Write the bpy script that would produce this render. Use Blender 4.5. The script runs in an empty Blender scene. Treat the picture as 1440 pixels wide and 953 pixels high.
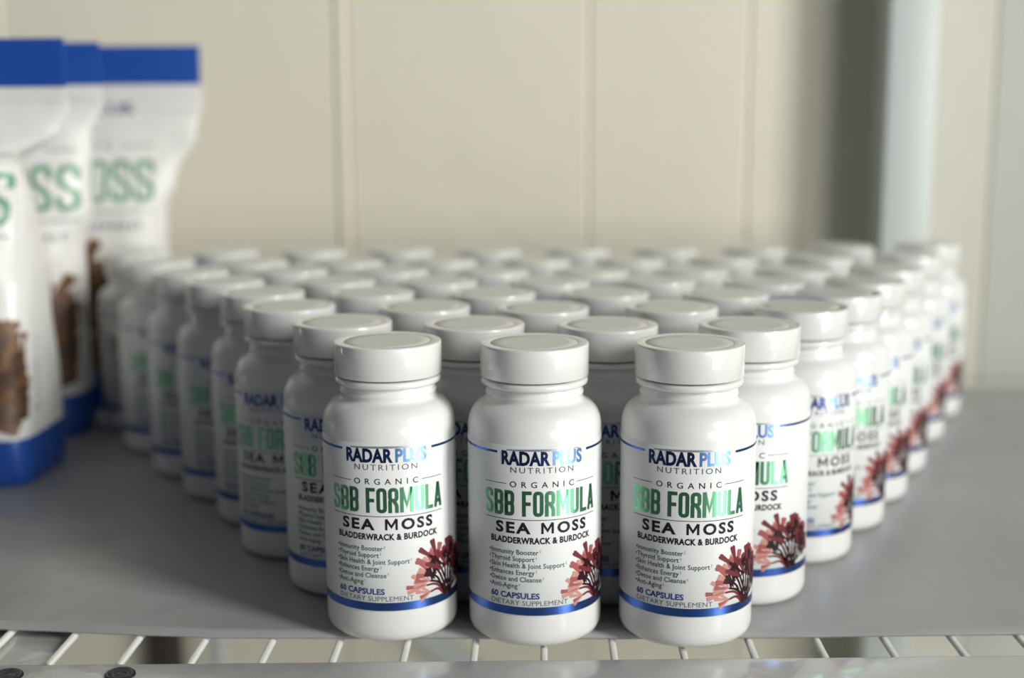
import bpy, bmesh, math, random
from mathutils import Vector, Matrix, noise
R_ = math.radians
MM = 0.001
scene = bpy.context.scene
C = scene.collection

# ------------------------------------------------------------------ camera
cam_d = bpy.data.cameras.new('camera'); cam = bpy.data.objects.new('camera', cam_d); C.objects.link(cam)
rt = Vector((0.999770452, 0.020910327, -0.004669219)).normalized()
up = Vector((0.001038701, 0.170369906, 0.985379631)); up = (up - rt * up.dot(rt)).normalized()
bk = rt.cross(up)
M3 = Matrix((rt, up, bk)).transposed()
cam.matrix_world = Matrix.Translation((0, -0.475073, 0.192267)) @ M3.to_4x4()
cam_d.sensor_fit = 'HORIZONTAL'; cam_d.sensor_width = 36; cam_d.lens = 1831.2 / 1440 * 36
cam_d.clip_start = 0.01; cam_d.clip_end = 30
cam_d.dof.use_dof = True; cam_d.dof.focus_distance = 0.458; cam_d.dof.aperture_fstop = 4.9
cam_d.dof.aperture_blades = 0
scene.camera = cam

# ------------------------------------------------------------------ world, light, exposure
w = bpy.data.worlds.new('world'); scene.world = w; w.use_nodes = True
bg = w.node_tree.nodes['Background']; bg.inputs[0].default_value = (0.80, 0.86, 1.0, 1); bg.inputs[1].default_value = 0.085

def area(name, az, el, dist, sx, sy, watts, col, target=(0, 0.15, 0.03)):
    d = bpy.data.lights.new(name, 'AREA'); d.shape = 'RECTANGLE'; d.size = sx; d.size_y = sy
    d.energy = watts; d.color = col
    o = bpy.data.objects.new(name, d); C.objects.link(o)
    v = Vector((math.cos(R_(el)) * math.sin(R_(az)), -math.cos(R_(el)) * math.cos(R_(az)), math.sin(R_(el))))
    o.location = Vector(target) + v * dist
    o.rotation_euler = (-v).to_track_quat('-Z', 'Y').to_euler()
    return o
# az is measured from straight in front of the shelf towards the right
area('window_light', 55, 23, 6.5, 1.2, 2.6, 330, (1.0, 0.995, 0.95))
area('broad_front_light', 36, 2, 6.5, 1.8, 1.0, 112, (1.0, 0.995, 0.95))  # unseen broad source low at front right, lighting the front faces
area('low_glint_fill', 53, -15, 4.4, 1.35, 1.5, 42, (1.0, 0.995, 0.95))   # unseen low fill added for the foil highlights and lower wall
area('left_glint_fill', -102, -9, 2.4, 0.12, 0.8, 1.3, (1.0, 0.92, 0.84))  # weak unseen fill added at left for glints on the foil's left side
scene.view_settings.view_transform = 'Standard'; scene.view_settings.look = 'None'
scene.view_settings.gamma = 1; scene.view_settings.exposure = 0.10
scene.view_settings.use_curve_mapping = False

# ------------------------------------------------------------------ materials
def mat(name, col, rough=0.5, metal=0.0, spec=0.5, bump=None, var=None, coat=0.0):
    m = bpy.data.materials.new(name); m.use_nodes = True
    nt = m.node_tree; b = nt.nodes['Principled BSDF']
    b.inputs['Base Color'].default_value = (*col, 1); b.inputs['Roughness'].default_value = rough
    b.inputs['Metallic'].default_value = metal; b.inputs['Specular IOR Level'].default_value = spec
    b.inputs['Coat Weight'].default_value = coat; b.inputs['Coat Roughness'].default_value = 0.05
    tc = nt.nodes.new('ShaderNodeTexCoord')
    if bump:                                   # (scale xyz, noise scale, strength, distance)
        mp = nt.nodes.new('ShaderNodeMapping'); mp.inputs['Scale'].default_value = bump[0]
        nt.links.new(tc.outputs['Object'], mp.inputs[0])
        n = nt.nodes.new('ShaderNodeTexNoise'); n.inputs['Scale'].default_value = bump[1]; n.inputs['Detail'].default_value = 3
        nt.links.new(mp.outputs[0], n.inputs['Vector'])
        bp = nt.nodes.new('ShaderNodeBump'); bp.inputs['Strength'].default_value = bump[2]; bp.inputs['Distance'].default_value = bump[3]
        nt.links.new(n.outputs['Fac'], bp.inputs['Height']); nt.links.new(bp.outputs[0], b.inputs['Normal'])
        if coat: nt.links.new(bp.outputs[0], b.inputs['Coat Normal'])
    if var:                                    # (noise scale, second colour)
        n = nt.nodes.new('ShaderNodeTexNoise'); n.inputs['Scale'].default_value = var[0]; n.inputs['Detail'].default_value = 4
        nt.links.new(tc.outputs['Object'], n.inputs['Vector'])
        r = nt.nodes.new('ShaderNodeValToRGB'); r.color_ramp.elements[0].position = 0.35; r.color_ramp.elements[1].position = 0.65
        r.color_ramp.elements[0].color = (*col, 1); r.color_ramp.elements[1].color = (*var[1], 1)
        nt.links.new(n.outputs['Fac'], r.inputs[0]); nt.links.new(r.outputs[0], b.inputs['Base Color'])
    return m
M = {
 'plastic': mat('white_plastic', (0.745, 0.75, 0.735), 0.25, bump=((1, 1, 0.25), 90, 0.12, 0.0006)),
 'cap': mat('cap_plastic', (0.75, 0.75, 0.735), 0.36, coat=1.0, bump=((1, 1, 0.04), 200, 0.10, 0.0004)),
 'film': mat('cap_top_plastic', (0.70, 0.695, 0.66), 0.42, bump=((1, 1, 1), 120, 0.2, 0.0004)),
 'label': mat('label_paper', (0.735, 0.75, 0.745), 0.36, spec=0.35),
 'ink': mat('black_ink', (0.018, 0.016, 0.022), 0.4, spec=0.15),
 'grey_ink': mat('grey_ink', (0.10, 0.11, 0.14), 0.4, spec=0.15),
 'teal_ink': mat('teal_ink', (0.035, 0.10, 0.095), 0.45, spec=0.15),
 'navy': mat('navy_foil', (0.045, 0.08, 0.27), 0.31, 0.95),
 'blue': mat('blue_foil', (0.20, 0.42, 0.85), 0.31, 0.95),
 'band': mat('band_foil', (0.055, 0.13, 0.43), 0.31, 0.95),
 'green': mat('green_foil', (0.15, 0.44, 0.25), 0.31, 0.95),
 'blue_ink': mat('blue_ink', (0.03, 0.06, 0.24), 0.4, spec=0.15),
 'arch': mat('silver_foil', (0.55, 0.56, 0.60), 0.3, 0.7),
 'w1': mat('weed_pink', (0.52, 0.25, 0.215), 0.4, spec=0.15), 'w2': mat('weed_rose', (0.34, 0.095, 0.09), 0.4, spec=0.15),
 'w3': mat('weed_maroon', (0.15, 0.03, 0.036), 0.4, spec=0.15), 'w4': mat('weed_dark', (0.030, 0.008, 0.012), 0.4, spec=0.15),
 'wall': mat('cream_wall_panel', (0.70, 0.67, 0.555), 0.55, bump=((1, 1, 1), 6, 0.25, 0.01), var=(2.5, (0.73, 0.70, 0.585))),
 'wall_dim': mat('dimmed_cream_panel', (0.56, 0.545, 0.475), 0.55, bump=((1, 1, 1), 6, 0.25, 0.01)),  # cream wall darkened in colour for the weaker light right of the post
 'wall_dimmer': mat('dimmer_cream_panel', (0.46, 0.455, 0.41), 0.55, bump=((1, 1, 1), 6, 0.25, 0.01)),  # darkened further, so the light falls off towards the right edge
 'post': mat('pale_painted_metal', (0.55, 0.60, 0.585), 0.35, bump=((1, 1, 1), 30, 0.1, 0.001)),
 'liner': mat('grey_liner', (0.33, 0.335, 0.335), 0.34, bump=((1, 1, 1), 22, 0.35, 0.004), var=(9, (0.38, 0.38, 0.375))),
 'wire': mat('white_coated_wire', (0.70, 0.70, 0.66), 0.35),
 'beam': mat('glossy_white_enamel', (0.54, 0.545, 0.525), 0.2, bump=((1, 1, 1), 60, 0.25, 0.0015), coat=0.5),
 'rubber': mat('black_rubber', (0.02, 0.02, 0.025), 0.25),
 'dark': mat('dark_brown', (0.04, 0.032, 0.027), 0.6),
 'floor': mat('concrete_floor', (0.45, 0.43, 0.39), 0.7, var=(5, (0.50, 0.48, 0.44))),
 'bagwhite': mat('pouch_white', (0.76, 0.75, 0.73), 0.32, bump=((1, 1, 1), 28, 0.5, 0.003)),
 'bagblue': mat('pouch_blue', (0.014, 0.075, 0.36), 0.36, bump=((1, 1, 1), 28, 0.4, 0.003)),
 'baggreen': mat('pouch_green', (0.13, 0.33, 0.21), 0.4),
 'brown1': mat('weed_brown', (0.16, 0.075, 0.03), 0.45), 'brown2': mat('weed_dark_brown', (0.07, 0.035, 0.02), 0.45),
 'brown3': mat('weed_gold_brown', (0.36, 0.20, 0.085), 0.45),
}

# ------------------------------------------------------------------ helpers
def new_obj(name, me, parent=None):
    o = bpy.data.objects.new(name, me); C.objects.link(o)
    if parent: o.parent = parent
    return o
def finish(name, bm, mats, parent=None, smooth=True, loc=None):
    me = bpy.data.meshes.new(name); bm.to_mesh(me); bm.free()
    for m in (mats if isinstance(mats, (list, tuple)) else [mats]): me.materials.append(M[m])
    if smooth:
        for p in me.polygons: p.use_smooth = True
    o = new_obj(name, me, parent)
    if loc: o.location = loc
    return o
def empty(name, loc, rz=0):
    o = bpy.data.objects.new(name, None); C.objects.link(o); o.location = loc; o.rotation_euler = (0, 0, rz)
    o.empty_display_size = 0.02
    return o
def tag(o, label=None, cat=None, group=None, kind=None):
    if label: o['label'] = label
    if cat: o['category'] = cat
    if group: o['group'] = group
    if kind: o['kind'] = kind
    return o
def box(bm, x0, x1, y0, y1, z0, z1, bev=0.0, seg=2):
    g = bmesh.ops.create_cube(bm, size=1)
    for v in g['verts']:
        v.co = Vector(((x0 + x1) / 2 + v.co.x * (x1 - x0), (y0 + y1) / 2 + v.co.y * (y1 - y0), (z0 + z1) / 2 + v.co.z * (z1 - z0)))
    if bev:
        es = list({e for v in g['verts'] for e in v.link_edges})
        bmesh.ops.bevel(bm, geom=es, offset=bev, segments=seg, affect='EDGES', profile=0.5)
def cyl(bm, a, b, r, n=12):
    a, b = Vector(a), Vector(b); d = b - a
    q = d.to_track_quat('Z', 'Y').to_matrix().to_4x4(); q.translation = (a + b) / 2
    bmesh.ops.create_cone(bm, cap_ends=True, segments=n, radius1=r, radius2=r, depth=d.length, matrix=q)
def lathe(bm, prof, n=64, mi=None):
    rings = []
    for r, z in prof:
        if r < 1e-6: rings.append([bm.verts.new((0, 0, z * MM))])
        else: rings.append([bm.verts.new((r * MM * math.cos(2 * math.pi * k / n), r * MM * math.sin(2 * math.pi * k / n), z * MM)) for k in range(n)])
    for j in range(len(rings) - 1):
        A, B = rings[j], rings[j + 1]
        for k in range(n):
            k2 = (k + 1) % n
            vs = [A[k % len(A)], A[k2 % len(A)], B[k2 % len(B)], B[k % len(B)]]
            u = []
            for v in vs:
                if v not in u: u.append(v)
            f = bm.faces.new(u)
            if mi: f.material_index = mi(j)
    bmesh.ops.recalc_face_normals(bm, faces=bm.faces)

# ---- flat print: 2-D polygons (mm) that are later wrapped on a surface
class Flat:
    def __init__(s): s.items = []
    def poly(s, pts, m=0, lay=0): s.items.append(([tuple(p) for p in pts], [list(range(len(pts)))], m, lay))
    def rect(s, x0, x1, z0, z1, m=0, lay=0): s.poly([(x0, z0), (x1, z0), (x1, z1), (x0, z1)], m, lay)
    def mesh(s, vs, fs, m=0, lay=0): s.items.append((vs, fs, m, lay))
    def bm(s, mapf, step):
        bm = bmesh.new()
        for vs, fs, m, lay in s.items:
            t = bmesh.new(); vv = [t.verts.new((x, 0, z)) for x, z in vs]
            for f in fs:
                try: t.faces.new([vv[i] for i in f])
                except ValueError: pass
            x0 = min(v[0] for v in vs); x1 = max(v[0] for v in vs)
            k = math.ceil(x0 / step)
            while k * step < x1:
                bmesh.ops.bisect_plane(t, geom=t.verts[:] + t.edges[:] + t.faces[:], plane_co=(k * step, 0, 0), plane_no=(1, 0, 0), dist=1e-5); k += 1
            bmesh.ops.triangulate(t, faces=[f for f in t.faces if len(f.verts) > 4])
            t.verts.index_update(); nv = [bm.verts.new(mapf(v.co.x, v.co.z, lay)) for v in t.verts]
            for f in t.faces:
                g = bm.faces.new([nv[v.index] for v in f.verts]); g.material_index = m
            t.free()
        return bm
_tc = {}
def text_poly(s, spacing=1.0, bold=0.0):
    key = (s, spacing, bold)
    if key in _tc: return _tc[key]
    cu = bpy.data.curves.new('t', 'FONT'); cu.body = s; cu.size = 1; cu.space_character = spacing; cu.offset = bold; cu.resolution_u = 3
    o = bpy.data.objects.new('t', cu); C.objects.link(o)
    dg = bpy.context.evaluated_depsgraph_get(); me = bpy.data.meshes.new_from_object(o.evaluated_get(dg))
    vs = [(v.co.x, v.co.y) for v in me.vertices]; fs = [list(p.vertices) for p in me.polygons]
    bpy.data.objects.remove(o); bpy.data.curves.remove(cu); bpy.data.meshes.remove(me)
    _tc[key] = (vs, fs); return _tc[key]
def put_text(F, s, x0, x1, zb, h, m=0, spacing=1.0, bold=0.0, lay=0, fit=True):
    """text with baseline zb and capital height h between x0 and x1"""
    vs, fs = text_poly(s, spacing, bold)
    ch = 0.729
    a = min(v[0] for v in vs); b = max(v[0] for v in vs)
    sx = (x1 - x0) / (b - a) if fit else h / ch
    F.mesh([(x0 + (v[0] - a) * sx, zb + v[1] * h / ch) for v in vs], fs, m, lay)
def fillet(pts, r, closed):
    out = []; n = len(pts)
    for i, p in enumerate(pts):
        if not closed and i in (0, n - 1): out.append(p); continue
        a = Vector(pts[i - 1]); b = Vector(p); c = Vector(pts[(i + 1) % n])
        d1 = (a - b); d2 = (c - b); rr = min(r, d1.length * 0.45, d2.length * 0.45)
        p1 = b + d1.normalized() * rr; p2 = b + d2.normalized() * rr
        for k in range(4):
            t = k / 3; out.append(tuple((1 - t) ** 2 * p1 + 2 * t * (1 - t) * b + t * t * p2))
    return out
def stroke(F, pts, t, m=0, r=0.0, closed=False, lay=0, taper=None):
    if r: pts = fillet(pts, r, closed)
    n = len(pts); L = []; Rr = []
    for i in range(n):
        p = Vector(pts[i])
        a = Vector(pts[i - 1]) if (i > 0 or closed) else None
        c = Vector(pts[(i + 1) % n]) if (i < n - 1 or closed) else None
        d1 = (p - a).normalized() if a is not None else None; d2 = (c - p).normalized() if c is not None else None
        d = d2 if d1 is None else d1 if d2 is None else (d1 + d2).normalized()
        nn = Vector((-d.y, d.x)); k = 1.0
        if d1 is not None and d2 is not None:
            k = 1 / max(0.6, nn.dot(Vector((-d1.y, d1.x))))
        tt = t if taper is None else t * (1 + (taper - 1) * i / (n - 1))
        L.append(tuple(p + nn * k * tt / 2)); Rr.append(tuple(p - nn * k * tt / 2))
    fs = [[i, (i + 1) % n, n + (i + 1) % n, n + i] for i in range(n if closed else n - 1)]
    F.mesh(L + Rr, fs, m, lay)
def letter(F, ch, x, z, w, h, t, m, lay=0):
    l = x + t / 2; r = x + w - t / 2; b = z + t / 2; T = z + h - t / 2; mid = z + h * 0.5; q = t * 1.3
    S = lambda pts, rr=q, closed=False: stroke(F, pts, t, m, rr, closed, lay)
    if ch == 'S': S([(r, z + h * .68), (r, T), (l, T), (l, z + h * .57), (r, z + h * .43), (r, b), (l, b), (l, z + h * .32)])
    elif ch == 'B': S([(l, mid), (l, T), (r, T), (r, mid)], q, True); S([(l, b), (l, mid), (r, mid), (r, b)], q, True); S([(l, z), (l, z + h)], 0)
    elif ch == 'O': S([(l, b), (l, T), (r, T), (r, b)], q, True)
    elif ch == 'U': S([(l, z + h), (l, b), (r, b), (r, z + h)])
    elif ch == 'L': S([(l, z + h), (l, z)], 0); S([(x + t, b), (x + w, b)], 0)
    elif ch == 'F': S([(l, z + h), (l, z)], 0); S([(x + t, T), (x + w, T)], 0); S([(x + t, mid), (x + w * .9, mid)], 0)
    elif ch == 'E': S([(l, z + h), (l, z)], 0); S([(x + t, T), (x + w, T)], 0); S([(x + t, mid), (x + w * .9, mid)], 0); S([(x + t, b), (x + w, b)], 0)
    elif ch == 'R': S([(l, mid), (l, T), (r, T), (r, mid)], q, True); S([(l, z), (l, z + h * .5)], 0); S([(x + w * .5, mid), (r, mid - q), (r, z)], q * .5)
    elif ch == 'A': S([(l, z), (x + w / 2, z + h)], 0); S([(r, z), (x + w / 2, z + h)], 0); S([(x + w * .25, z + h * .25), (x + w * .75, z + h * .25)], 0)
    elif ch == 'M': S([(l, z), (l, z + h)], 0); S([(r, z), (r, z + h)], 0); S([(l, z + h), (x + w / 2, z + h * .28), (r, z + h)], 0)
WD = {'M': 1.35, ' ': 0.5, 'L': .9, 'F': .92, 'E': .92, 'A': 1.05}
def heading(F, s, x0, x1, z, h, gap, tk, m, lay=0):
    tot = sum(WD.get(c, 1) for c in s); u = ((x1 - x0) - gap * (len(s) - 1)) / tot; x = x0
    for c in s:
        cw = WD.get(c, 1) * u
        if c != ' ': letter(F, c, x, z, cw, h, u * tk, m, lay)
        x += cw + gap

# ------------------------------------------------------------------ the setting
YW = 0.500
wall = empty('wall_back', (0, YW, -0.9)); tag(wall, kind='structure')
bm = bmesh.new(); box(bm, -1.6, 1.6, 0.0012, 0.06, 0, 2.4); finish('wall_core', bm, 'wall', wall, False)
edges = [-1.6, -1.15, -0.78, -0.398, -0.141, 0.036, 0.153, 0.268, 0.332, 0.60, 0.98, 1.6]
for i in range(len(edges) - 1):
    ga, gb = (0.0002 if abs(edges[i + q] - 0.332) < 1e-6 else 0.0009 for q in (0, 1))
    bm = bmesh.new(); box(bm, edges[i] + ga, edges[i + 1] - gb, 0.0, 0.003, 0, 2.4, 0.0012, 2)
    finish('wall_panel', bm, 'wall' if edges[i] < 0.26 else 'wall_dim' if edges[i] < 0.3 else 'wall_dimmer', wall, False)
for x in (-0.398, -0.1455):                                     # narrow raised ribs beside two of the joints
    bm = bmesh.new(); box(bm, x - 0.0042, x + 0.0032, -0.0014, 0.001, 0, 2.4, 0.001, 2)
    finish('wall_batten', bm, 'wall', wall, False)
bm = bmesh.new(); box(bm, -1.6, 1.6, -1.2, YW + 0.06, -0.95, -0.9); tag(finish('floor', bm, 'floor', None, False), kind='structure')

# ------------------------------------------------------------------ post and dark strip behind the shelf
bm = bmesh.new()
x0, x1, y0, y1 = 0.2405, 0.2765, 0.452, 0.488
box(bm, x0, x1, y0, y1, -0.9, 1.2, 0.003, 3)
post = finish('metal_post', bm, 'post', None, True)
bm = bmesh.new(); box(bm, x0 - 0.012, x1 + 0.012, y0 - 0.01, y1 + 0.008, -0.9, -0.894, 0.001, 1); finish('foot_plate', bm, 'post', post, False)
tag(post, 'tall pale grey-white metal post standing behind the right end of the bottles', 'post')
bm = bmesh.new(); box(bm, -0.306, -0.283, 0.476, 0.496, -0.9, -0.02, 0.002, 2)  # plain narrow dark upright strip behind the wires
tag(finish('dark_strip', bm, 'dark', None, True), 'dark narrow upright strip behind the shelf, seen between the wires at lower left', 'board')

# ------------------------------------------------------------------ wire shelf
rack = empty('wire_shelf', (0, 0, -0.9)); Z0 = 0.9
tag(rack, 'white coated wire shelf with a glossy front beam, carrying the bottles and pouches', 'shelf')
WZ = -0.0030
k = -24; xs = []
while k <= 24: xs.append(0.0014 + 0.02555 * k); k += 1
me0 = None
for x in xs:
    if me0 is None:
        bm = bmesh.new(); cyl(bm, (0, -0.0360, Z0 + WZ), (0, 0.4350, Z0 + WZ), 0.00135, 10)
        o = finish('wire', bm, 'wire', rack); me0 = o.data; o.location = (x, 0, 0)
    else:
        o = new_obj('wire', me0, rack); o.location = (x, 0, 0)
for y in (0.10, 0.25, 0.38):
    bm = bmesh.new(); cyl(bm, (-0.64, y, Z0 + WZ - 0.0042), (0.64, y, Z0 + WZ - 0.0042), 0.0028, 12); finish('cross_rod', bm, 'wire', rack)
def beam(name, ya, yb, skew, depth):
    bm = bmesh.new(); box(bm, -0.66, 0.66, -depth, 0, -0.030, 0, 0.0022, 4)
    for v in bm.verts: v.co.y += skew * v.co.x
    o = finish(name, bm, 'beam', rack); o.location = (0, ya, Z0 - 0.0005)
    return o
beam('front_beam', -0.0335, 0, 0.033, 0.034)
beam('rear_beam', 0.452, 0, 0.0, 0.020)
for gx, gy in ((-0.1861, -0.0505), (-0.1470, -0.0490)):
    bm = bmesh.new(); n = 28
    lathe(bm, [(0, 0.9), (1.4, 0.8), (2.2, 0.35), (3.0, 0.3), (3.9, 1.0), (4.7, 1.1), (5.3, 0.6), (5.5, -0.6)], n)
    o = finish('grommet', bm, 'rubber', rack); o.location = (gx, gy, Z0 - 0.0006); o['label'] = 'black round rubber grommet'
bm = bmesh.new(); box(bm, -0.64, -0.1795, -0.034, 0.060, Z0 - 0.0065, Z0 - 0.0050); finish('end_plate', bm, 'beam', rack, False)
for x in (-0.64, 0.64):
    for y in (-0.075, 0.462):
        bm = bmesh.new(); box(bm, x - 0.014, x + 0.014, y - 0.012, y + 0.012, 0.0, Z0 + 0.012, 0.003, 2)
        finish('leg', bm, 'post', rack)
for x in (-0.64, 0.64):
    bm = bmesh.new(); box(bm, x - 0.006, x + 0.006, -0.07, 0.455, Z0 - 0.030, Z0 - 0.004, 0.002, 2); finish('side_beam', bm, 'beam', rack)
bm = bmesh.new(); box(bm, -0.2462, -0.2345, 0.436, 0.442, 0.0, Z0 - 0.028, 0.001, 1); finish('support_strut', bm, 'post', rack, True)
# slanting brace, dropping to the right under the rear beam
bm = bmesh.new(); a = Vector((-0.323, 0.432, Z0 - 0.02)); b = Vector((0.64, 0.445, Z0 - 0.70)); d = (b - a).normalized(); nrm = Vector((0, 1, 0)); s = d.cross(nrm).normalized()
vs = []
for p in (a, b):
    for u, v in ((-1, -1), (1, -1), (1, 1), (-1, 1)): vs.append(bm.verts.new(p + s * u * 0.0075 + nrm * v * 0.002))
for f in ((0, 1, 2, 3), (7, 6, 5, 4), (0, 4, 5, 1), (1, 5, 6, 2), (2, 6, 7, 3), (3, 7, 4, 0)): bm.faces.new([vs[i] for i in f])
bmesh.ops.recalc_face_normals(bm, faces=bm.faces); finish('cross_brace', bm, 'post', rack, False)

# grey liner sheet lying on the wires
bm = bmesh.new(); nx, ny = 220, 60
edge_pts = [(-0.66, 0.0), (-0.206, -0.0075), (-0.156, -0.012), (-0.122, -0.0150), (-0.001, -0.0148), (0.09, -0.0125), (0.1815, -0.0082), (0.66, 0.0)]
def edge_y(x):
    for (xa, ya), (xb, yb) in zip(edge_pts, edge_pts[1:]):
        if x <= xb: return ya + (yb - ya) * (x - xa) / (xb - xa)
    return 0
def sheet(top):
    g = []
    for j in range(ny + 1):
        row = []
        for i in range(nx + 1):
            x = -0.618 + 1.236 * i / nx; y = edge_y(x) + (0.431 - edge_y(x)) * j / ny
            z = -0.0001 + 0.00022 * noise.noise(Vector((x * 14, y * 14, 2)))*1.6 - (0 if top else 0.0011)
            row.append(bm.verts.new((x, y, min(z, 0.0) )))
        g.append(row)
    for j in range(ny):
        for i in range(nx):
            q = [g[j][i], g[j][i + 1], g[j + 1][i + 1], g[j + 1][i]]
            bm.faces.new(q if top else q[::-1])
    return g
A = sheet(True); B = sheet(False)
for i in range(nx):
    bm.faces.new([A[0][i], B[0][i], B[0][i + 1], A[0][i + 1]]); bm.faces.new([A[ny][i + 1], B[ny][i + 1], B[ny][i], A[ny][i]])
for j in range(ny):
    bm.faces.new([A[j + 1][0], B[j + 1][0], B[j][0], A[j][0]]); bm.faces.new([A[j][nx], B[j][nx], B[j + 1][nx], A[j + 1][nx]])
tag(finish('shelf_liner', bm, 'liner'), 'smooth grey plastic liner sheet lying on the wire shelf under the bottles', 'shelf liner')

# ------------------------------------------------------------------ the bottle
RL = 25.0
def cylmap(x, z, lay):
    r = (RL + 0.05 + 0.02 * lay) * MM; a = x / RL
    return (r * math.sin(a), -r * math.cos(a), z * MM)
BODY = [(0, 1.2), (18, 1.2), (20.5, 0.0), (22.2, 0.25), (23.9, 1.5), (24.75, 3.6), (24.85, 6.0), (24.85, 40), (24.85, 77.5), (24.75, 80.0), (24.25, 82.6), (23.2, 84.9), (21.7, 86.7),
        (19.9, 87.9), (18.5, 88.5), (17.9, 89.3), (17.75, 90.2), (18.15, 90.9), (18.15, 91.7), (17.7, 92.2), (17.65, 95), (16.5, 97), (0, 97)]
def deg(d): return R_(d) * RL
def weed(F, cx, cz, rad, m, seed, a0, a1, flip=1):
    """a fan of branching fronds; m = four material slots from pale to dark"""
    rnd = random.Random(seed); n = 13
    for i in range(n):
        t = i / (n - 1); a = R_(a0 + (a1 - a0) * t + rnd.uniform(-2, 2))
        rr = rad * (0.88 + 0.26 * math.sin(math.pi * min(1, t * 1.15))) * rnd.uniform(.88, 1.06)
        bow = (1 - t) * .22
        mid = (cx + flip * math.cos(a) * rr * .36, cz + math.sin(a) * rr * .36 + rr * bow * .7)
        j1 = (cx + flip * math.cos(a) * rr * .60, cz + math.sin(a) * rr * .60 + rr * bow * .3)
        root = (cx + flip * (i % 3 - 1) * rad * .09, cz - rad * .02)
        dark = m[3] if t > .12 else m[2]
        stroke(F, fillet([root, mid, j1], rad * .3, False), rad * 0.055, dark, lay=1, taper=0.7)
        for kk in range(4):
            aa = a + R_((kk - 1.5) * 7.5 + rnd.uniform(-1.5, 1.5))
            r1 = rr * rnd.uniform(.84, 1.04); wd = rad * rnd.uniform(.034, .05) * (.78 if t < .25 else 1.2)
            tip = (cx + flip * math.cos(aa) * r1, cz + math.sin(aa) * r1)
            if t < .17: cm = m[0] if kk != 2 else m[1]
            elif t < .34: cm = m[1] if kk % 2 else m[0]
            elif t < .5: cm = m[2] if kk % 2 else m[1]
            else: cm = m[2] if kk != 1 else m[1]
            dx, dz = tip[0] - j1[0], tip[1] - j1[1]; L = math.hypot(dx, dz) or 1; ux, uz = dx / L, dz / L; px, pz = -uz, ux
            P = lambda q, sd: (j1[0] + ux * L * q + px * sd * wd, j1[1] + uz * L * q + pz * sd * wd)
            F.poly([P(0, -.35), P(.55, -.75), P(.93, -1.15), P(1.0, -.5), P(.96, 0), P(1.0, .5), P(.93, 1.15), P(.55, .75), P(0, .35)], cm, 2 + kk)
            if t > .24:                       # darker inner lobes
                P2 = lambda q, sd: (j1[0] + ux * L * q + px * sd * wd * .8, j1[1] + uz * L * q + pz * sd * wd * .8)
                F.poly([P2(-.45, -.3), P2(.1, -1), P2(.42, -.8), P2(.5, 0), P2(.42, .8), P2(.1, 1), P2(-.45, .3)], m[3] if rnd.random() < .7 else m[2], 6 + kk)
                if t > .42: F.poly([P2(.3, -.7), P2(.5, -1.05), P2(.7, -.6), P2(.74, 0), P2(.62, .7), P2(.4, .6)], m[3] if (i + kk) % 3 else m[2], 10 + kk)

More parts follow.
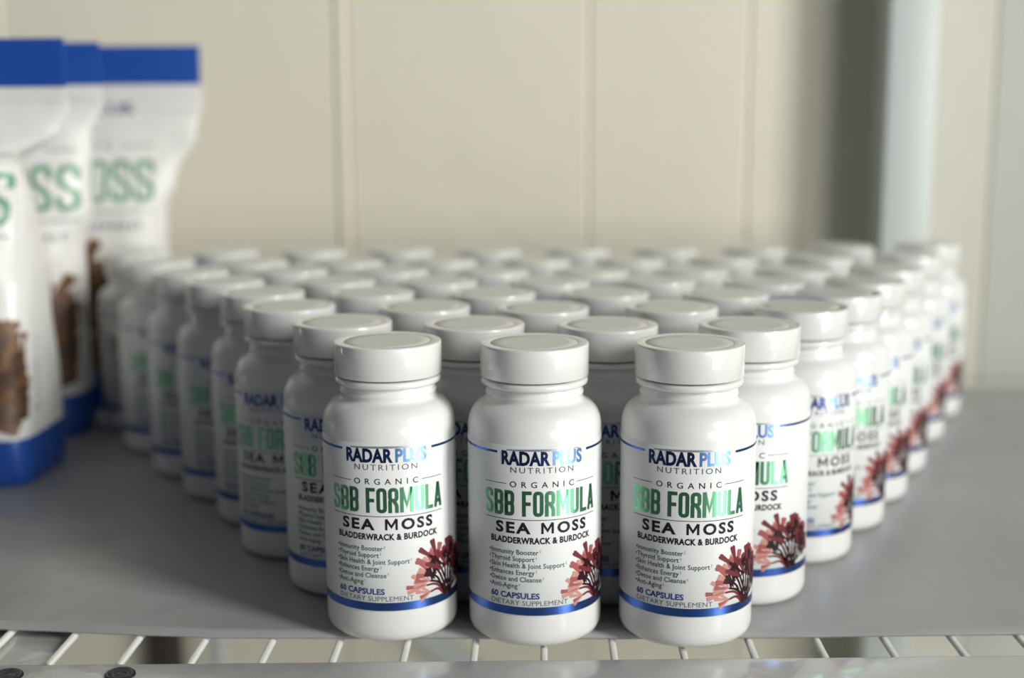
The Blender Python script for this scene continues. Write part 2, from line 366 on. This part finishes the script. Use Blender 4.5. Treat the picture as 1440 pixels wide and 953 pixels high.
def make_bottle():
    root = empty('supplement_bottle', (0, 0, 0))
    bm = bmesh.new(); lathe(bm, BODY, 72); finish('body', bm, 'plastic', root)
    bm = bmesh.new(); lathe(bm, [(17.9, 94.4), (19.3, 94.35), (19.75, 94.8), (19.75, 96.2), (19.3, 96.6), (17.0, 96.7)], 72)
    finish('tamper_ring', bm, 'cap', root)
    bm = bmesh.new()
    lathe(bm, [(17.0, 96.9), (18.2, 97.35), (19.8, 97.45), (20.1, 97.8), (20.1, 108.6), (20.03, 109.1), (19.8, 109.38), (19.4, 109.45), (16.5, 109.38), (16.2, 109.15)], 80)
    cap = finish('cap', bm, 'cap', root)
    bm = bmesh.new(); lathe(bm, [(16.25, 108.9), (16.05, 109.22), (12, 109.24), (0, 109.26)], 64); finish('cap_disc', bm, 'film', cap)
    # label wrap
    bm = bmesh.new(); n = 96; top, bot = 76.0, 12.6
    prof = [(24.86, bot), (25.0, bot + .1), (25.0, 44), (25.0, top - .1), (24.86, top)]
    lathe(bm, prof, n); lab = finish('label', bm, 'label', root)
    # metallic band and lines
    F = Flat(); F.rect(-deg(150), deg(150), 13.0, 16.1, 0); finish('foil_band', F.bm(cylmap, 0.8), 'band', lab)
    for a, b in ((-150, -39), (41, 150)):
        F = Flat(); F.rect(deg(a), deg(b), 72.9, 73.8, 0); finish('foil_line', F.bm(cylmap, 0.8), 'band', lab)
    # logo with a thin silver arch behind its upper edge
    F = Flat()
    F.poly([(-13.5, 74.2)] + [(x, 74.5 + 0.55 * math.cos(x / 14 * 1.4)) for x in [-13 + i * 1.0 for i in range(28)]] + [(14.5, 74.2)], 2)
    put_text(F, 'RADAR', -15.2, 2.7, 69.2, 5.0, 0, 1.02, 0.040, 1)
    put_text(F, 'PLUS', 3.6, 15.6, 69.2, 5.0, 1, 1.02, 0.034, 1)
    finish('logo', F.bm(cylmap, 0.8), ['navy', 'blue', 'arch'], lab)
    F = Flat(); heading(F, 'SBB FORMULA', -22.6, 22.6, 50.2, 9.4, 0.50, 0.36, 0)
    finish('foil_lettering', F.bm(cylmap, 0.8), 'green', lab)
    F = Flat()
    put_text(F, 'NUTRITION', -11.7, 11.7, 66.2, 2.2, 1, 1.35)
    put_text(F, 'ORGANIC', -12.0, 12.0, 60.9, 2.25, 0, 1.9, 0.006)
    F.rect(-22.6, -13.4, 61.9, 62.12, 0); F.rect(13.4, 22.6, 61.9, 62.12, 0)
    F.rect(-22.6, 22.6, 48.75, 49.0, 0)
    put_text(F, 'SEA', -17.8, -4.4, 43.9, 4.1, 0, 1.24, 0.036); letter(F, 'M', -0.6, 43.8, 4.6, 4.1, 0.86, 0); put_text(F, 'OSS', 5.3, 17.8, 43.9, 4.1, 0, 1.24, 0.036)
    put_text(F, 'BLADDERWRACK & BURDOCK', -20, 20, 40.1, 2.3, 0, 1.08, 0.042)
    lines = ['Immunity Booster', 'Thyroid Support', 'Skin Health & Joint Support', 'Enhances Energy', 'Detox and Cleanse', 'Anti-Aging']
    for i, s in enumerate(lines):
        vs, fs = text_poly('\u2022' + s, 1.04, 0.012)
        wd = (max(v[0] for v in vs) - min(v[0] for v in vs)) * 1.95 / 0.729 * 0.90
        zb = 35.9 - 2.56 * i
        put_text(F, '\u2022' + s, -20.8, -20.8 + wd, zb, 1.9, 2, 1.04, 0.012)
        put_text(F, '\u2020', -20.4 + wd, -19.9 + wd, zb + 1.0, 0.95, 2)
    put_text(F, '60 CAPSULES', -20.2, -1.2, 19.3, 2.2, 3, 1.03, 0.036)
    put_text(F, 'DIETARY SUPPLEMENT', -20.0, 9.5, 16.7, 1.9, 1, 1.03)
    finish('lettering', F.bm(cylmap, 1.4), ['ink', 'grey_ink', 'teal_ink', 'blue_ink'], lab)
    F = Flat(); weed(F, 25.5, 15.8, 19.5, (0, 1, 2, 3), 4, 172, 30)
    finish('seaweed_picture', F.bm(cylmap, 1.4), ['w1', 'w2', 'w3', 'w4'], lab)
    return root
proto = make_bottle()
def copy_tree(o, parent=None):
    c = o.copy(); C.objects.link(c)
    if parent: c.parent = parent
    for ch in o.children: copy_tree(ch, c)
    return c
ROWS = [
 [(-56.8,1.8),(-2.0,-2.2),(55.0,-3.0)],
 [(-80.3,46.9),(-26.3,41.8),(27.0,38.9),(83.3,38.6)],
 [(-110.5,91.7),(-50.7,89.3),(1.3,85.3),(57.3,86.9),(113.6,87.3)],
 [(-132.3,137.0),(-79.8,135.4),(-22.1,133.1),(31.1,132.5),(86.5,129.6),(139.4,131.2)],
 [(-160.3,178.8),(-104.0,180.0),(-51.7,178.2),(5.0,175.5),(58.3,178.6),(111.6,173.1),(162.7,175.8)],
 [(-188.5,220.5),(-135.3,225.7),(-80.6,224.9),(-26.0,221.4),(27.5,220.5),(81.2,223.4),(135.3,224.1),(186.8,226.6)],
 [(-220.3,270.2),(-165.6,269.6),(-110.3,269.3),(-56.7,272.6),(-2.3,274.0),(51.8,273.8),(106.0,278.8),(162.3,287.0),(217.7,296.3)],
 [(-249.8,325.2),(-195.7,328.2),(-141.3,329.0),(-86.9,332.1),(-31.8,330.6),(23.2,332.6),(78.0,333.7),(133.5,338.7),(190.0,349.0),(247.2,359.8)]]
YAW = {(0, 0): 3, (0, 1): 7, (0, 2): -5, (1, 0): 4, (1, 3): -20, (2, 0): -9, (2, 4): 11, (3, 0): 5, (3, 5): 0, (4, 0): 17, (5, 0): 12,
       (4, 6): -5, (5, 7): -2, (6, 8): 3, (7, 9): 0, (6, 0): 22, (7, 0): 15}
ORD = ['first', 'second', 'third', 'fourth', 'fifth', 'sixth', 'seventh', 'eighth', 'ninth', 'tenth']
rnd = random.Random(11); first = True
for r, row in enumerate(ROWS):
    for i, (x, y) in enumerate(row):
        o = proto if first else copy_tree(proto); first = False
        o.location = (x * MM, y * MM, 0.0001)
        o.rotation_euler = (0, 0, R_(YAW.get((r, i), rnd.uniform(-14, 14))))
        last = len(row) - 1
        if r == 0: lb = 'white capsule bottle in sharp focus, %s of the three in the front row' % ['left one', 'middle one', 'right one'][i]
        else:
            where = 'leftmost' if i == 0 else 'rightmost' if i == last else ORD[i] + ' from the left'
            rn = 'rearmost row, against the wall' if r == 7 else ORD[r] + ' row from the front'
            lb = 'white capsule bottle, %s in the %s' % (where, rn)
        tag(o, lb, 'bottle', 'white capsule bottles packed in rows on the shelf')

# ------------------------------------------------------------------ the pouches
def lerp_tab(tab, z):
    for (za, *a), (zb, *b) in zip(tab, tab[1:]):
        if z <= zb:
            t = (z - za) / (zb - za); t = t * t * (3 - 2 * t)
            return [p + (q - p) * t for p, q in zip(a, b)]
    return list(tab[-1][1:])
def make_pouch(cx, cy, rz, tab, H, seed, label, tx=0):
    root = empty('stand_up_pouch', (cx * MM, cy * MM, 0.0002), R_(rz))
    tag(root, label, 'pouch', 'white and blue stand-up pouches at the left')
    N = 96
    def pt(th, z, off=0.0):
        w, d, e, sh = lerp_tab(tab, z)
        c, s = math.cos(th), math.sin(th)
        x = (abs(c) ** (2 / e)) * (1 if c >= 0 else -1) * w; y = (abs(s) ** (2 / e)) * (1 if s >= 0 else -1) * d
        k = noise.noise(Vector((x * .022, z * .03 + y * .02, seed * 3.1))) * 3.2 + noise.noise(Vector((x * .06, z * .05, seed * 7.7 + 4))) * 1.3
        fade = min(1, d / 8) * min(1, z / 14)
        y += sh + k * fade * (1 if s > 0 else -1) * -1
        y += -off
        y += (2.5 if d < 3 else 0) * math.sin(x * .03 + seed)* min(1, (z-tab[0][0]) / H)
        return Vector((x * MM, y * MM, z * MM))
    def band(name, z0, z1, m, n, thick=0.0, caps=''):
        bm = bmesh.new(); rows = []
        for j in range(n + 1):
            z = z0 + (z1 - z0) * j / n
            rows.append([bm.verts.new(pt(2 * math.pi * k / N, z)) for k in range(N)])
        for j in range(n):
            for k in range(N): bm.faces.new([rows[j][k], rows[j][(k + 1) % N], rows[j + 1][(k + 1) % N], rows[j + 1][k]])
        if 'b' in caps: bm.faces.new(rows[0][::-1])
        if 't' in caps: bm.faces.new(rows[-1])
        return finish(name, bm, m, root)
    body = band('pouch_body', 25, H - 25, 'bagwhite', 60)
    band('bottom_gusset', 0, 25, 'bagblue', 12, caps='b')
    band('top_band', H - 25, H, 'bagblue', 8, caps='t')
    # heat-seal ridge under the blue band
    bm = bmesh.new(); n = 70
    g = []
    for j, (dz, of) in enumerate(((0, 0), (.7, .7), (2.4, .7), (3.1, 0))):
        g.append([])
        for i in range(n + 1):
            z = H - 33 + dz; w, d, e, sh = lerp_tab(tab, z)
            x = -w * .985 + 2 * w * .985 * i / n
            p = front(tab, pt, x, z); p.y -= of * MM + .0001; g[-1].append(bm.verts.new(p))
    for j in range(3):
        for i in range(n): bm.faces.new([g[j][i], g[j][i + 1], g[j + 1][i + 1], g[j + 1][i]])
    finish('seal_strip', bm, 'bagwhite', body)
    mp = lambda x, z, lay: front(tab, pt, x + tx, z) - Vector((0, (0.25 + .06 * lay) * MM, 0))
    F = Flat(); heading(F, 'SEA MOSS', -57, 57, 136, 27.5, 2.2, 0.27, 0)
    finish('green_lettering', F.bm(mp, 2.0), 'baggreen', body)
    F = Flat()
    put_text(F, 'RADAR PLUS', -43, 43, 193, 7.5, 0, 1.0, 0.024)
    put_text(F, 'ORGANIC', -30, 30, 170, 5.0, 1, 1.9); F.rect(-57, -36, 172, 172.6, 1); F.rect(36, 57, 172, 172.6, 1)
    F.rect(-57, 57, 130, 130.7, 1)
    put_text(F, 'DIETARY SUPPLEMENT', -50, 50, 118, 5.0, 1, 1.1)
    finish('lettering', F.bm(mp, 2.0), ['blue_ink', 'grey_ink'], body)
    F = Flat(); weed(F, 8, 27, 72, (2, 0, 0, 1), seed + 20, 172, 14); weed(F, 30, 27, 62, (2, 0, 0, 1), seed + 30, 150, 20)
    F.items = [it for it in F.items if True]
    finish('seaweed_picture', F.bm(mp, 2.0), ['brown1', 'brown2', 'brown3'], body)
    return root
def front(tab, pt, x, z):
    w, d, e, sh = lerp_tab(tab, z)
    q = max(-0.9999, min(0.9999, x / w)); c = abs(q) ** (e / 2)
    th = math.acos(min(1, c)); th = -th if q > 0 else -(math.pi - th)
    return pt(th, z)
#        z   halfw halfd  exp  yshift
TA = [(0, 71, 33, 9, 0), (8, 72, 34, 9, 0), (60, 72, 34, 6, 0), (110, 73, 32, 4, 0), (140, 71, 27, 3, 0), (168, 66, 20, 2.4, 0), (184, 88, 9, 2.1, 0), (197, 94, 4, 2.0, 0), (205, 94, 1.2, 2.0, 0), (300, 94, 0.9, 2, 0)]
TB = [(0, 60, 26, 4, 0), (8, 61, 26, 4, 0), (60, 61, 26, 3.2, 0), (112, 62, 25, 2.8, 0), (140, 69, 22, 2.5, 0), (180, 71, 12, 2.3, 0), (200, 79, 3, 2.0, 0), (207, 80, 1.2, 2.0, 0), (300, 80, 0.9, 2, 0)]
TC = [(0, 70, 25, 4, 0), (8, 71, 25, 4, 0), (60, 66, 25, 3.2, 0), (110, 60, 24, 2.8, 0), (128, 61, 22, 2.5, 0), (150, 69, 17, 2.5, 0), (180, 83, 8, 2.3, 0), (200, 88, 2, 2.0, 0), (207, 88, 1.2, 2.0, 0), (300, 89, 0.9, 2, 0)]
make_pouch(-341, 214, 0, TA, 232, 1, 'nearest white pouch, cut by the left frame edge, with a boxy dark blue base', 9)
make_pouch(-341, 312, 0, TB, 235, 2, 'white pouch between the nearest and the farthest pouch, green SS showing at its right', 9)
make_pouch(-311, 395, 0, TC, 237, 3, 'farthest white pouch beside the cream wall, green OSS and blue top band in full view')
